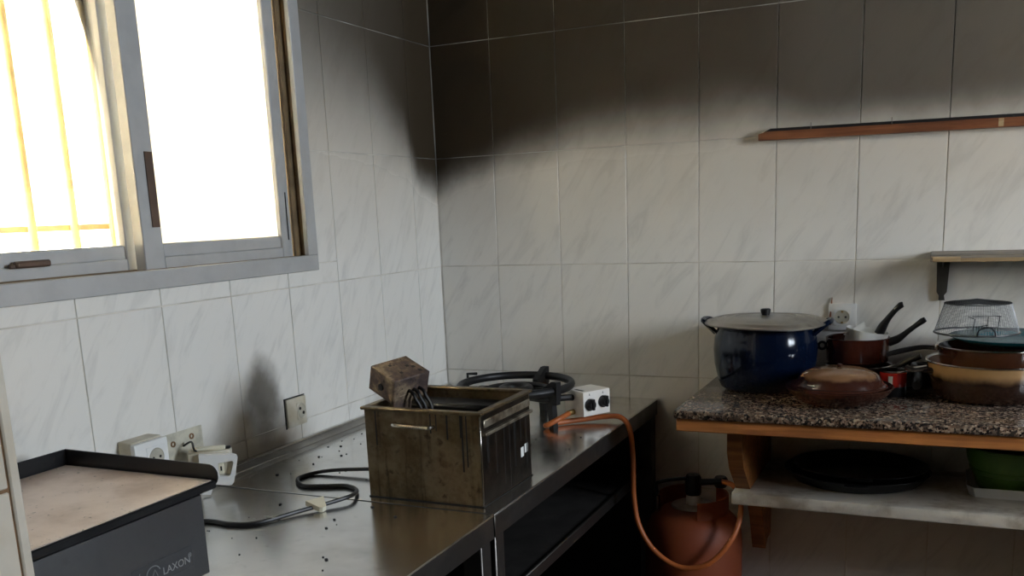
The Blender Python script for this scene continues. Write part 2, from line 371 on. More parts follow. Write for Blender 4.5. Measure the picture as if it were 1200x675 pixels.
# ------------------------------------------------------------------ window in the left wall
w1 = struct(empty('window_1', (0, WY1, WZ0)))
fy0, fy1, fz0, fz1 = -2.04, -0.634, 1.295, 2.40
fw = 0.037
m = MB()
for a, b in (((-0.001, fy0, fz0), (0.012, fy1, fz0+fw)), ((-0.001, fy0, fz1-fw), (0.012, fy1, fz1)), ((-0.001, fy1-fw, fz0+fw), (0.012, fy1, fz1-fw)), ((-0.001, fy0, fz0+fw), (0.012, fy0+fw, fz1-fw))):
    m.box(a, b, 0.0015)
m.build('frame', 'alu', w1)
# channel of the frame: bronze-stained track behind the front lip
iy0, iy1, iz0, iz1 = fy0+fw-0.012, fy1-fw+0.012, fz0+fw-0.012, fz1-fw+0.012
m = MB()
m.box((-0.115, iy1-0.004, iz0), (-0.001, iy1+0.004, iz1)).box((-0.115, iy0-0.004, iz0), (-0.001, iy0+0.004, iz1)).box((-0.115, iy0, iz0-0.004), (-0.001, iy1, iz0+0.004)).box((-0.115, iy0, iz1-0.004), (-0.001, iy1, iz1+0.004))
for x in (-0.018, -0.058, -0.10): m.box((x-0.003, iy1-0.026, iz0), (x+0.003, iy1, iz1)).box((x-0.003, iy0, iz0), (x+0.003, iy1, iz0+0.012))
m.build('track', 'track', w1)
def sash(name, x, ya, yb, pane, stile_l, stile_r):
    s = empty(name, (0, 0, 0)); s.parent = w1
    za, zb = fz0+fw-0.004, fz1-fw
    m = MB().box((x-0.013, ya, za), (x+0.013, ya+stile_l, zb), 0.002).box((x-0.013, yb-stile_r, za), (x+0.013, yb, zb), 0.002)
    m.box((x-0.013, ya+stile_l, za), (x+0.013, yb-stile_r, za+0.026), 0.002).box((x-0.009, ya+stile_l, za+0.024), (x+0.010, yb-stile_r, za+0.052), 0.003).box((x-0.012, ya+stile_l, zb-0.05), (x+0.012, yb-stile_r, zb), 0.002)
    o = m.build('sash_frame', 'alu', w1)
    MB().box((x-0.002, ya+stile_l-0.004, za+0.05), (x+0.002, yb-stile_r+0.004, zb-0.048)).build('pane', pane, o, smooth=False)
    bpy.data.objects.remove(s); return o
s1 = sash('sash', -0.036, -1.146, -0.684, 'frost', 0.052, 0.038)
MB().box((-0.0225, -1.119, 1.412), (-0.0205, -1.099, 1.556), 0.0005).build('finger_pull', 'pull', s1)
MB().box((-0.0225, -0.700, 1.37), (-0.0215, -0.697, 1.48)).build('slot', 'hole', s1)
s2 = sash('sash', -0.078, -1.97, -1.105, 'glass', 0.045, 0.045)
m = MB().box((-0.064, -1.405, 1.352), (-0.050, -1.335, 1.364), 0.003).box((-0.062, -1.416, 1.352), (-0.054, -1.404, 1.360), 0.002)
m.build('latch', 'pull', s2)
# second window, in the right wall
w2 = struct(empty('window_2', (XR, (y0+y1)/2, z0)))
m = MB(); k = 0.045
for a, b in (((y0, z0), (y1, z0+k)), ((y0, z1-k), (y1, z1)), ((y0, z0+k), (y0+k, z1-k)), ((y1-k, z0+k), (y1, z1-k)), (((y0+y1)/2-0.03, z0+k), ((y0+y1)/2+0.03, z1-k))):
    m.box((XR+0.06, a[0], a[1]), (XR+0.11, b[0], b[1]), 0.003)
m.build('frame', 'alu', w2)
for a, b in ((y0+k, (y0+y1)/2-0.03), ((y0+y1)/2+0.03, y1-k)): MB().box((XR+0.083, a, z0+k), (XR+0.087, b, z1-k)).build('pane', 'glass', w2, smooth=False)

# wall and parapet added outside the left window to dim and warm its light
cw = struct(MB().box((-2.05, -6.5, -0.1), (-1.9, 4.0, 4.15)).build('wall_added_outside', 'cream', smooth=False))
struct(MB().box((-1.9, -6.5, -0.2), (-0.24, 4.0, -0.1)).build('floor_outside', 'ground', smooth=False))
struct(MB().box((-0.40, -6.5, ZC+0.15), (-0.24, 4.0, 3.35)).build('wall_added_parapet', 'cream', smooth=False))
gr = thing('window_grille', 'tan painted metal bar grille outside the bright sliding window', 'window grille', (-0.2, -1.3, 1.28))
for i in range(15):
    y = -0.562-0.0975*i
    MB().tube([(-0.2, y, 1.28), (-0.2, y, 2.42)], 0.0085, 10).build('bar', 'bar', gr)
for z in (1.418, 2.30): MB().box((-0.214, -2.02, z-0.006), (-0.208, -0.5, z+0.006)).build('crossbar', 'bar', gr)

# ------------------------------------------------------------------ stainless work benches
BZ, BX = 0.88, 0.674
def bench(name, label, ya, yb, upstand):
    t = thing(name, label, 'work bench', (BX/2, (ya+yb)/2, 0), group='steel benches along the window wall')
    MB().box((0.004, ya, BZ-0.004), (BX, yb, BZ), 0.0012).build('tabletop', 'steel', t)
    m = MB().box((BX-0.002, ya, BZ-0.045), (BX, yb, BZ-0.003), 0.0008).box((0.006, ya, BZ-0.045), (0.008, yb, BZ-0.004)).box((0.008, ya, BZ-0.045), (BX-0.002, ya+0.002, BZ-0.004)).box((0.008, yb-0.002, BZ-0.045), (BX-0.002, yb, BZ-0.004))
    m.build('apron', 'steel_dark', t)
    for x in (0.012, BX-0.042):
        for y in (ya+0.006, yb-0.046):
            MB().box((x, y, 0.0), (x+0.038, y+0.038, BZ-0.004), 0.002).build('leg', 'steel_dark', t)
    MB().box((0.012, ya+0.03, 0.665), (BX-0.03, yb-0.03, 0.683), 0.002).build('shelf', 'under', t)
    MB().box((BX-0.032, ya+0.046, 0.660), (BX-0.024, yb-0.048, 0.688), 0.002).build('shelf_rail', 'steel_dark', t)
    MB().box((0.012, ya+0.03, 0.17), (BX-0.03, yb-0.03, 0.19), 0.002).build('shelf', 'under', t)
    MB().box((0.008, ya+0.03, 0.19), (0.012, yb-0.03, BZ-0.045)).build('added_back_panel', 'under', t, smooth=False)  # panel added to close off the back and keep the under-bench black
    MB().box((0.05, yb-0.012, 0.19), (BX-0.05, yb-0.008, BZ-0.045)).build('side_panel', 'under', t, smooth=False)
    if upstand:
        MB().prism([(0.001, BZ+0.002), (0.001, BZ+0.021), (0.010, BZ+0.021), (0.013, BZ+0.018), (0.013, BZ+0.002)], 1, ya+0.002, yb-0.002).build('upstand', 'steel', t)
        MB().prism([(0.0132, BZ-0.002), (0.0132, BZ+0.017), (0.026, BZ+0.0075), (0.028, BZ+0.0075), (0.029, BZ+0.005), (0.041, BZ+0.0004), (0.041, BZ-0.002)], 1, ya+0.002, yb-0.002).build('upstand_cove', 'steel_mid', t)
    return t
bench('work_bench', 'stainless steel bench in the corner carrying the burnt fryer and the ring burner', -1.078, -0.004, True)
bench('work_bench', 'nearer stainless steel bench carrying the griddle and a black cord', -1.862, -1.0835, False)
wb = bpy.data.objects['work_bench.001']
MB().box((0.03, -1.0832, BZ-0.006), (BX-0.004, -1.0783, BZ-0.0004)).build('seam_grime', 'soot', wb, smooth=False)
# scattered charred crumbs
m = MB(); rc = random.Random(3)
for i in range(75):
    if i < 40: x, y = rc.uniform(0.06, 0.36), rc.uniform(-0.98, -0.45)
    elif i < 60: x, y = rc.uniform(0.2, 0.62), rc.uniform(-1.42, -1.10)
    else: x, y = rc.uniform(0.40, 0.64), rc.uniform(-0.75, -0.45)
    r = rc.choice((0.001, 0.0013, 0.0016, 0.0024)); M = Matrix.Translation((x, y, BZ+r*0.4)) @ Matrix.Rotation(rc.uniform(0, 6), 4, 'Z')
    m.box((-r*rc.uniform(.6, 1.6), -r, -r*.4), (r, r*rc.uniform(.6, 1.3), r*.5), r*0.2, M)
cr = m.build('charred_crumbs', 'soot', smooth=False); tag(cr, 'scattered black charred crumbs on the steel benches', 'crumbs'); cr['kind'] = 'stuff'

# ------------------------------------------------------------------ fryer
fr = thing('deep_fryer', 'grease-stained steel box fryer with front handle and open top', 'fryer', (0.515, -0.938, BZ))
x0, x1, ya, yb, zt = 0.391, 0.639, -1.050, -0.824, 1.060
m = MB(); t_ = 0.0025
m.box((x0, ya, BZ), (x1, ya+t_, zt-0.004), 0.0008).box((x0, yb-t_, BZ), (x1, yb, zt-0.004), 0.0008).box((x0, ya+t_, BZ), (x0+t_, yb-t_, zt-0.004)).box((x1-t_, ya+t_, BZ), (x1, yb-t_, zt-0.004)).box((x0+t_, ya+t_, BZ+0.001), (x1-t_, yb-t_, BZ+0.006))
m.build('tank', 'burnt', fr)
m = MB(); e = 0.006
m.box((x0-e, ya-e, zt-0.006), (x1+e, ya+0.010, zt), 0.0018).box((x0-e, yb-0.010, zt-0.006), (x1+e, yb+e, zt), 0.0018).box((x0-e, ya+0.010, zt-0.006), (x0+0.010, yb-0.010, zt), 0.0018).box((x1-0.010, ya+0.010, zt-0.006), (x1+e, yb-0.010, zt), 0.0018)
m.build('rim', 'burnt', fr)
MB().box((x0+t_, ya+t_, BZ+0.006), (x1-t_, yb-t_, BZ+0.125)).build('old_oil', 'oil', fr, smooth=False)
m = MB().box((x0+0.012, yb-0.085, BZ+0.12), (x1-0.03, yb-0.014, BZ+0.160), 0.006); m.build('element_guard', 'soot', fr)
hy = ya-0.014; hz = 1.030
MB().tube(crv([(0.459, ya, hz), (0.461, hy+0.003, hz), (0.468, hy, hz), (0.505, hy, hz-0.001), (0.532, hy, hz-0.002), (0.540, hy+0.003, hz-0.002), (0.542, ya, hz-0.002)], 5), 0.0042, 8).build('handle', 'rimsteel', fr)
MB().box((x1, ya+0.006, 1.014), (x1+0.009, yb-0.004, 1.0205), 0.001).build('side_rail', 'burnt_rail', fr)
MB().box((x1, ya+0.010, 1.028), (x1+0.004, yb-0.006, 1.043), 0.0015).build('side_rail', 'burnt_rail', fr)
MB().box((x1-0.001, ya+0.004, BZ+0.003), (x1+0.0003, yb-0.003, 1.053)).build('charred_side', 'char', fr, smooth=False)
MB().box((x1, -0.876, 0.931), (x1+0.0006, -0.862, 0.951)).build('torn_label', 'paper', fr, smooth=False)
MB().box((x1, -0.857, 0.936), (x1+0.0006, -0.842, 0.954)).build('torn_label', 'paper', fr, smooth=False)
MB().box((x1-0.001, ya-0.0012, BZ+0.002), (x1+0.0012, ya+0.001, 1.050), 0.0004).build('corner_seam', 'rimsteel', fr)
MB().box((x0-0.001, ya-0.0025, BZ), (x1+0.0025, ya-0.0002, BZ+0.0022), 0.0006).build('shadow_strip', 'soot', fr)  # dark strips at the base paint the fryer's contact shadow, front and right
MB().box((x1+0.0002, ya, BZ), (x1+0.0025, yb, BZ+0.0022), 0.0006).build('shadow_strip', 'soot', fr)
for x, zb_, wd in ((0.536, 1.015, .002), (0.548, 1.02, .0016), (0.571, 1.005, .0022), (0.602, 0.945, .0022), (0.611, 0.955, .0018), (0.416, 0.985, .0018), (0.60, 1.01, .003)):
    MB().box((x-wd, ya-0.0007, zb_), (x+wd*.6, ya, 1.052), 0.0003).build('grease_drip', 'soot', fr, smooth=False)
for y, zb_, wd in ((-0.985, 0.93, .003), (-0.95, 0.90, .002), (-0.90, 0.92, .005), (-0.872, 0.965, .002), (-0.845, 0.91, .003), (-1.02, 0.96, .006), (-0.925, 0.885, .002)):
    MB().box((x1, y-wd, zb_), (x1+0.0007, y+wd*.6, 1.014), 0.0003).build('grease_drip', 'soot', fr, smooth=False)

# heating head lifted out of the oil, lying on the rim
hd = thing('heating_head', 'rusted brown control box with bent heating tubes perched on the fryer rim', 'heating element', (0.425, -0.97, 1.062))
Rh = Matrix(((0.890, 0.342, 0.302), (-0.292, 0.935, -0.199), (-0.351, 0.089, 0.932))).to_4x4()
Mh = Matrix.Translation((0.425, -0.97, 1.0985)) @ Rh
MB().box((-0.0375, -0.045, -0.026), (0.0375, 0.045, 0.026), 0.002, Mh).build('housing', 'rusty', hd)
for a, b in (((-0.002, 0.018), 0.0022), ((0.006, 0.027), 0.0022), ((-0.018, -0.012), 0.0018), ((0.015, -0.01), 0.002), ((0.024, 0.03), 0.0024)):
    MB().box((a[0]-b*1.6, a[1]-b*1.6, 0.0255), (a[0]+b*1.6, a[1]+b*1.6, 0.0264), 0, Mh).build('vent_hole', 'hole', hd, smooth=False)
MB().lathe([(0, 0), (0.007, 0), (0.007, 0.002), (0.004, 0.0025), (0, 0.0025)], 14, Mh @ Matrix.Translation((0.0, -0.045, -0.004)) @ Matrix.Rotation(math.radians(90), 4, 'X')).build('cord_socket', 'hole', hd)
MB().box((0.036, -0.042, -0.052), (0.0385, 0.005, -0.01), 0.0008, Mh).build('mounting_plate', 'rusty', hd)
for i, yy in enumerate((-0.006, 0.006, 0.020)):
    P = [Mh @ Vector((0.030, yy, -0.004)), Mh @ Vector((0.050, yy, -0.004)), Mh @ Vector((0.060, yy, -0.012))]
    q = P[-1]; P += [Vector((q.x+0.008, q.y+0.004, q.z-0.02)), Vector((q.x+0.010, q.y+0.006, q.z-0.06)), Vector((q.x+0.012, q.y+0.03, BZ+0.07))]
    MB().tube(crv(P, 6), 0.0034, 8).build('heating_tube', 'cast', hd)

# ------------------------------------------------------------------ ring burner with its control box
bc = Vector((0.398, -0.362, 0)); bz = 0.975
bn = thing('ring_burner', 'black cast-iron paella ring burner on legs with white two-knob control box', 'gas burner', (bc.x, bc.y, BZ))
def ringtube(r, z, tr, n=56, k=10, sq=1.0):
    pr = [(r+tr*math.cos(a), z+tr*sq*math.sin(a)) for a in [2*math.pi*i/k for i in range(k+1)]]
    return MB().lathe(pr, n, Matrix.Translation((bc.x, bc.y, 0)))
ringtube(0.146, bz, 0.0085, sq=1.25).build('outer_ring', 'cast', bn)
ringtube(0.085, bz-0.014, 0.007).build('inner_ring', 'cast', bn)
ringtube(0.035, bz-0.012, 0.012).build('burner_core', 'cast', bn)
for a in (-24, 82, 172, 262):
    A = math.radians(a); Ma = Matrix.Translation((bc.x, bc.y, 0)) @ Matrix.Rotation(A, 4, 'Z')
    arm = MB().box((0.02, -0.008, bz-0.034), (0.158, 0.008, bz-0.018), 0.0015, Ma).build('arm', 'cast', bn)
    if a != 172: MB().prism([(0.098, bz-0.02), (0.160, bz-0.02), (0.160, bz+0.024), (0.142, bz+0.024), (0.098, bz-0.004)], 1, -0.008, 0.008, Ma).build('pot_rest', 'cast', arm)
    else: MB().tube([Ma @ Vector(p) for p in ((0.135, -0.02, bz-0.02), (0.165, -0.02, bz-0.02), (0.165, -0.02, bz+0.016), (0.135, -0.02, bz+0.018))], 0.004, 6).build('pot_rest', 'cast', arm)
    MB().prism([(0.130, BZ), (0.146, BZ), (0.142, bz-0.018), (0.122, bz-0.018)], 1, -0.008, 0.008, Ma).build('leg', 'cast', bn)
MB().tube(crv([(bc.x+0.03, bc.y-0.02, bz-0.02), (0.50, -0.425, bz-0.022), (0.548, -0.37, 0.950), (0.575, -0.33, 0.940)], 6), 0.0085, 8).build('supply_pipe', 'cast', bn)
Mc = Matrix.Translation((0.582, -0.327, 0.935)) @ Matrix.Rotation(-0.53, 4, 'Z')
cb = MB().box((-0.0375, -0.0435, -0.0315), (0.0375, 0.0435, 0.0315), 0.0012, Mc).build('control_box', 'ctrl', bn); cb['label'] = 'white enamel control box with two black knobs'
MB().box((-0.010, -0.034, 0.0313), (0.022, -0.026, 0.0318), 0, Mc).build('burnt_slot', 'hole', cb, smooth=False)
for yy, zz in ((-0.024, -0.002), (0.020, 0.001)):
    Mk = Mc @ Matrix.Translation((0.0375, yy, zz)) @ Matrix.Rotation(math.radians(90), 4, 'Y')
    prof = [(0.0, 0.015), (0.009, 0.015), (0.011, 0.013), (0.0125, 0.006), (0.0155, 0.004), (0.0155, 0.0)]
    m = MB().lathe(prof, 18, Mk).box((-0.016, -0.0035, 0.004), (0.012, 0.0035, 0.019), 0.001, Mk); m.build('knob', 'bakelite', cb)
    m = MB().prism([(yy-0.0022, 0.0215), (yy+0.0022, 0.0215), (yy+0.001, 0.0235), (yy, 0.0275), (yy-0.001, 0.0235)], 0, 0.0374, 0.0378, Mc); m.build('flame_mark', 'bakelite', cb, smooth=False)
MB().tube([Mc @ Vector((-0.002, -0.0435, -0.023)), Mc @ Vector((-0.002, -0.062, -0.024))], 0.0075, 8).build('hose_nut', 'brass', cb)
# gas hose
p0 = Mc @ Vector((-0.002, -0.058, -0.024))
hp = [p0, (0.540, -0.418, 0.905), (0.518, -0.438, 0.893), (0.508, -0.428, 0.8885), (0.522, -0.398, 0.888), (0.570, -0.350, 0.889), (0.625, -0.318, 0.893), (0.665, -0.315, 0.893), (0.692, -0.325, 0.868), (0.703, -0.335, 0.80), (0.706, -0.34, 0.69),
      (0.722, -0.345, 0.615), (0.765, -0.35, 0.555), (0.830, -0.35, 0.522), (0.900, -0.345, 0.540), (0.950, -0.32, 0.60), (0.962, -0.27, 0.66), (0.935, -0.21, 0.700), (0.895, -0.185, 0.706)]
tag(MB().tube(crv(hp, 10), 0.0068, 10).build('gas_hose', 'hose'), 'orange rubber gas hose looping from the burner box down to the cylinder', 'hose')

# ------------------------------------------------------------------ gas cylinder
gx, gy = 0.822, -0.19; gt = thing('gas_cylinder', 'orange butane gas cylinder standing between bench and wooden counter', 'gas cylinder', (gx, gy, 0))
G = Matrix.Translation((gx, gy, 0)); R_ = 0.127
pr = [(0, 0.012), (0.095, 0.012), (0.118, 0.03), (R_, 0.06), (R_, 0.545), (0.124, 0.575), (0.112, 0.602), (0.092, 0.622), (0.06, 0.634), (0.0, 0.637)]
MB().lathe(pr, 56, G).build('body', 'orange', gt)
MB().lathe([(0.100, 0.0), (0.104, 0.0), (0.104, 0.05), (0.100, 0.05)], 40, G).build('foot_ring', 'orange', gt)
m = MB().lathe([(0.088, 0.60), (0.092, 0.60), (0.092, 0.668), (0.088, 0.668), (0.088, 0.60)], 36, G, math.radians(-70), math.radians(60))
m.lathe([(0.088, 0.60), (0.092, 0.60), (0.092, 0.668), (0.088, 0.668), (0.088, 0.60)], 24, G, math.radians(110), math.radians(205)); m.build('collar', 'orange', gt)
MB().lathe([(0, 0.640), (0.055, 0.640), (0.058, 0.636)], 32, G).build('top_plate', 'greyplate', gt)
vl = MB().lathe([(0.0, 0.636), (0.019, 0.636), (0.019, 0.662), (0.016, 0.668), (0.0, 0.668)], 20, G).build('valve', 'white', gt)
rg = MB().lathe([(0.0, 0.666), (0.019, 0.666), (0.021, 0.672), (0.021, 0.712), (0.017, 0.720), (0.0, 0.722)], 24, G).build('regulator', 'bakelite', gt)
m = MB().tube(crv([(gx, gy-0.005, 0.712), (gx-0.05, gy-0.02, 0.708), (gx-0.086, gy-0.03, 0.700), (gx-0.092, gy-0.03, 0.690), (gx-0.088, gy-0.03, 0.664)], 6), 0.0048, 8); m.build('lever', 'bakelite', rg)
m = MB().tube([(gx+0.015, gy, 0.700), (gx+0.075, gy+0.005, 0.706)], 0.009, 10).lathe([(0, -0.014), (0.014, -0.014), (0.019, -0.006), (0.019, 0.006), (0.014, 0.014), (0, 0.014)], 18, Matrix.Translation((gx+0.068, gy+0.02, 0.700))); m.build('hose_outlet', 'bakelite', rg)

# ------------------------------------------------------------------ griddle
gd = thing('griddle', 'steel plate griddle with black splash guard on the near bench', 'griddle', (0.25, -1.68, BZ))
ga, gb = -1.858, -1.507; gx0, gx1 = 0.092, 0.400
MB().box((gx0, ga, BZ+0.018), (gx1, gb, 1.000), 0.002).build('body', 'panel', gd)
MB().box((gx1-0.001, ga, BZ+0.018), (gx1+0.002, gb, 1.021), 0.001).build('front_panel', 'panel', gd)
MB().box((gx0+0.02, ga, 1.000), (gx1-0.012, gb-0.012, 1.022)).build('burner_gap', 'hole', gd, smooth=False)
for x in (gx0+0.03, gx1-0.05):
    for y in (ga+0.03, gb-0.03): MB().lathe([(0, 0), (0.014, 0), (0.016, 0.018), (0, 0.018)], 14, Matrix.Translation((x, y, BZ))).build('foot', 'bakelite', gd)
MB().box((0.088, ga, 1.021), (0.402, gb+0.034, 1.034), 0.002).build('plate_tray', 'black', gd)
MB().box((0.090, ga, 1.033), (0.398, gb+0.028, 1.0352), 0.0008).build('plate', 'plate', gd)
# guard: far side sheet with a rounded front end, and rear sheet along the wall
n_ = 8; prof = [(0.084, 1.021), (0.384, 1.021)]+[(0.384+0.020*math.sin(math.pi*i/(2*n_)), 1.039-0.018*math.cos(math.pi*i/(2*n_))) for i in range(1, n_+1)]+[(0.404-0.018+0.018*math.cos(math.pi*i/(2*n_)), 1.041+0.016*math.sin(math.pi*i/(2*n_))) for i in range(1, n_+1)]+[(0.084, 1.060)]
MB().prism(prof, 1, gb+0.034, gb+0.0365).build('splash_guard', 'black', gd)
MB().box((0.0830, ga, 1.021), (0.0855, gb+0.0365, 1.060), 0.0006).build('splash_guard', 'black', gd)
MB().box((gx1+0.002, -1.652, 0.921), (gx1+0.0024, -1.527-0.012, 0.953)).build('badge', plain('badge_grey', (.045,.045,.048), 0.5), gd, smooth=False)
off = Vector(gd.location)
Mt = Matrix.Translation(Vector((gx1+0.0026, -1.598, 0.9285))-off) @ Matrix(((0, 0, 1, 0), (1, 0, 0, 0), (0, 1, 0, 0), (0, 0, 0, 1)))
text_mesh('lettering', 'LAXON', 0.0155, 'print', Mt, gd)
text_mesh('registered_mark', '®', 0.009, 'print', Matrix.Translation((0, 0.050, 0.008)) @ Mt, gd)
m = MB().tube([(gx1+0.0028, -1.615+0.013*math.cos(a), 0.936+0.012*math.sin(a)) for a in [math.radians(20+i*17) for i in range(17)]], 0.0009, 5).tube([(gx1+0.0028, -1.620, 0.930), (gx1+0.0028, -1.612, 0.942), (gx1+0.0028, -1.608, 0.932)], 0.0009, 5)
m.build('emblem', 'print', gd)
MB().tube([(gx1+0.0028, -1.645, 0.930), (gx1+0.0028, -1.639, 0.946)], 0.0008, 5).build('scratch_mark', 'print', gd)

# ------------------------------------------------------------------ off-white cabinet at the left edge of the picture
cb_ = thing('tall_cabinet', 'off-white tall cabinet with grimy door edges at the left edge', 'cabinet', (0.25, -2.15, 0))
MB().box((0.02, -2.46, 0.0), (0.499, -1.871, 1.75), 0.002).build('carcass', 'cabinet', cb_)
MB().box((0.499, -1.8835, 0.0), (0.507, -1.871, 1.75), 0.002).build('edge_strip', 'cabinet', cb_)
MB().box((0.4992, -1.8862, 0.02), (0.5035, -1.8835, 1.74)).build('gap_grime', 'rust', cb_, smooth=False)
for a, b in ((1.150, 1.735), (0.06, 1.146)): MB().box((0.499, -2.455, a), (0.5065, -1.8862, b), 0.0015).build('door', 'cabinet', cb_)
MB().box((0.499, -2.455, 1.146), (0.5045, -1.887, 1.150)).build('gap_grime', 'rust', cb_, smooth=False)

# ------------------------------------------------------------------ sockets on the walls
def socket_face(t, M):
    """80 mm plate with round recessed schuko face; local x right, y up, z out of the wall"""
    MB().box((-0.034, -0.034, 0), (0.034, 0.034, 0.008), 0.002, M, 2).build('plate', 'white', t, world=True)
    MB().box((-0.0215, -0.0215, 0.0078), (0.0215, 0.0215, 0.0095), 0.001, M).build('insert', 'white', t)
    MB().lathe([(0.0185, 0.0094), (0.0175, 0.0104), (0.0165, 0.0098), (0.0160, 0.0096), (0, 0.0096)], 28, M).build('round_recess', 'recess', t)
    for dx in (-0.0085, 0.0085): MB().lathe([(0, 0.0100), (0.0028, 0.0100), (0.0028, 0.0096)], 12, M @ Matrix.Translation((dx, 0, 0))).build('pin_hole', 'hole', t)
    for za, zb in ((0.0115, 0.0160), (-0.0160, -0.0115)): MB().box((-0.0025, za, 0.0096), (0.0025, zb, 0.0106), 0, M).build('earth_clip', 'brass', t)
MBK = lambda x, z: Matrix.Translation((x, -0.001, z)) @ Matrix(((1, 0, 0, 0), (0, 0, -1, 0), (0, 1, 0, 0), (0, 0, 0, 1)))
MLF = lambda y, z, x=0.001: Matrix.Translation((x, y, z)) @ Matrix(((0, 0, 1, 0), (1, 0, 0, 0), (0, 1, 0, 0), (0, 0, 0, 1)))
t = thing('wall_socket', 'clean white wall socket behind the blue pot', 'socket', (1.165, 0, 1.116)); socket_face(t, MBK(1.165, 1.1165))
t = thing('wall_socket', 'sooty ivory wall socket beside the scorch mark on window wall', 'socket', (0, -0.764, 0.969))
M = MLF(-0.763, 0.969)
MB().box((-0.036, -0.034, 0), (0.036, 0.034, 0.007), 0.002, M, 2).build('plate', 'ivory', t)
MB().box((-0.002, -0.021, 0.0068), (0.036*.9, 0.021, 0.0085), 0.001, M).build('insert', 'ivory', t)
MB().lathe([(0.0185, 0.0084), (0.0175, 0.0096), (0.0165, 0.0088), (0, 0.0086)], 24, M @ Matrix.Translation((0.015, 0, 0)), sx=0.8).build('round_recess', 'recess', t)
for dx, dy in ((0.009, 0.006), (0.021, -0.006)): MB().lathe([(0, 0.0094), (0.004, 0.0094), (0.004, 0.0086)], 10, M @ Matrix.Translation((dx, dy, 0))).build('pin_hole', 'hole', t)
MB().box((-0.0385, -0.036, 0), (-0.036, 0.036, 0.002), 0, M).box((-0.0385, 0.034, 0), (0.038, 0.0365, 0.002), 0, M).build('soot_line', 'soot', t, smooth=False)
# surface-mounted socket box
t = thing('socket_box', 'white surface-mounted socket box with aged sides on window wall', 'socket', (0, -1.23, 0.98))
MB().box((0.001, -1.292, 0.953), (0.036, -1.217, 1.022), 0.002).build('back_box', 'ivory', t)
MB().box((0.036, -1.296, 0.951), (0.048, -1.214, 1.019), 0.003, None, 2).build('cover', 'white', t)
M = MLF(-1.246, 0.985, 0.0395)
MB().box((-0.023, -0.023, 0.0078), (0.023, 0.023, 0.0095), 0.001, M).build('insert', 'white', t)
MB().lathe([(0.0185, 0.0094), (0.0175, 0.0106), (0.0165, 0.0098), (0, 0.0096)], 28, M).build('round_recess', 'recess', t)
for dx in (-0.0085, 0.0085): MB().lathe([(0, 0.0100), (0.0028, 0.0100), (0.0028, 0.0096)], 12, M @ Matrix.Translation((dx, 0, 0))).build('pin_hole', 'hole', t)
# stained patch where a socket was torn off
t = thing('screw_plate', 'bare yellowed mounting patch with two screw holes on window wall', 'mounting plate', (0, -1.12, 0.96))
MB().box((0.0005, -1.203, 0.925), (0.0022, -1.073, 1.007), 0.0005).build('patch', 'plaster', t)
for y, z in ((-1.157, 0.985), (-1.105, 0.990)):
    MB().lathe([(0.003, 0), (0.0062, 0), (0.0062, 0.0022), (0.0035, 0.0022), (0.003, 0)], 16, MLF(y, z, 0.002)).build('screw_hole', 'rust', t)
# torn-off double socket hanging by its wires
t = thing('broken_socket', 'broken white double socket hanging off the wall behind the griddle', 'socket', (0.10, -1.15, 0.884))
Ms = Matrix.Translation((0.104, -1.128, 0.9335)) @ Matrix.Rotation(math.radians(36), 4, 'Z') @ Matrix(((1, 0, 0, 0), (0, 0, -1, 0), (0, 1, 0, 0), (0, 0, 0, 1)))
def plate_with_hole(outer, hole, z0, z1, M):
    m = MB(); bm = bmesh.new(); es = []
    for lp in (outer, hole):
        vs_ = [bm.verts.new((x, y, 0)) for x, y in lp]; es += [bm.edges.new((vs_[k], vs_[(k+1) % len(vs_)])) for k in range(len(vs_))]
    bmesh.ops.triangle_fill(bm, edges=es, use_beauty=True); bm.verts.index_update()
    P = [(v.co.x, v.co.y) for v in bm.verts]; F = [[v.index for v in f.verts] for f in bm.faces]; bm.free(); n = len(P)
    fs = F+[[k+n for k in f] for f in F]; k0 = 0
    for lp in (outer, hole):
        L = len(lp); fs += [(k0+k, k0+(k+1) % L, k0+(k+1) % L+n, k0+k+n) for k in range(L)]; k0 += L
    return m.add([M @ Vector((x, y, z)) for z in (z1, z0) for x, y in P], fs)
plate_with_hole([(-0.048, 0.033), (0.016, 0.029), (0.023, 0.026), (0.025, 0.020), (0.014, -0.028), (0.010, -0.033), (0.004, -0.034), (-0.024, -0.029), (-0.033, -0.050), (-0.049, -0.048)],
                [(-0.013, 0.013), (0.015, 0.016), (0.017, 0.012), (0.009, -0.012), (0.006, -0.015), (-0.013, -0.014)], -0.012, 0.0, Ms).build('cover_frame', 'white', t)
MB().box((-0.016, -0.018, -0.016), (0.019, 0.019, -0.010), 0.001, Ms).build('socket_well', 'recess', t)
MB().box((-0.013, -0.010, -0.010), (-0.003, 0.012, -0.003), 0.001, Ms).build('terminal_block', 'tag', t)
MB().box((-0.0095, -0.003, -0.0031), (-0.0065, 0.006, -0.0024), 0, Ms).build('slot', 'hole', t, smooth=False)
MB().box((-0.072, 0.004, -0.046), (0.012, 0.036, -0.0125), 0.003, Ms).build('back_box', 'ivory', t)
MB().box((-0.062, 0.0362, -0.030), (0.002, 0.0442, -0.018), 0.002, Ms).build('broken_strip', 'tag', t)
MB().box((0.000, 0.0362, -0.034), (0.012, 0.041, -0.022), 0.002, Ms).build('burnt_stub', 'soot', t)
MB().tube(crv([Ms @ Vector((-0.05, 0.03, -0.044)), (0.05, -1.15, 0.975), (0.025, -1.13, 0.985), (0.003, -1.13, 0.975)], 6), 0.0022, 6).build('wire', 'cable', t)

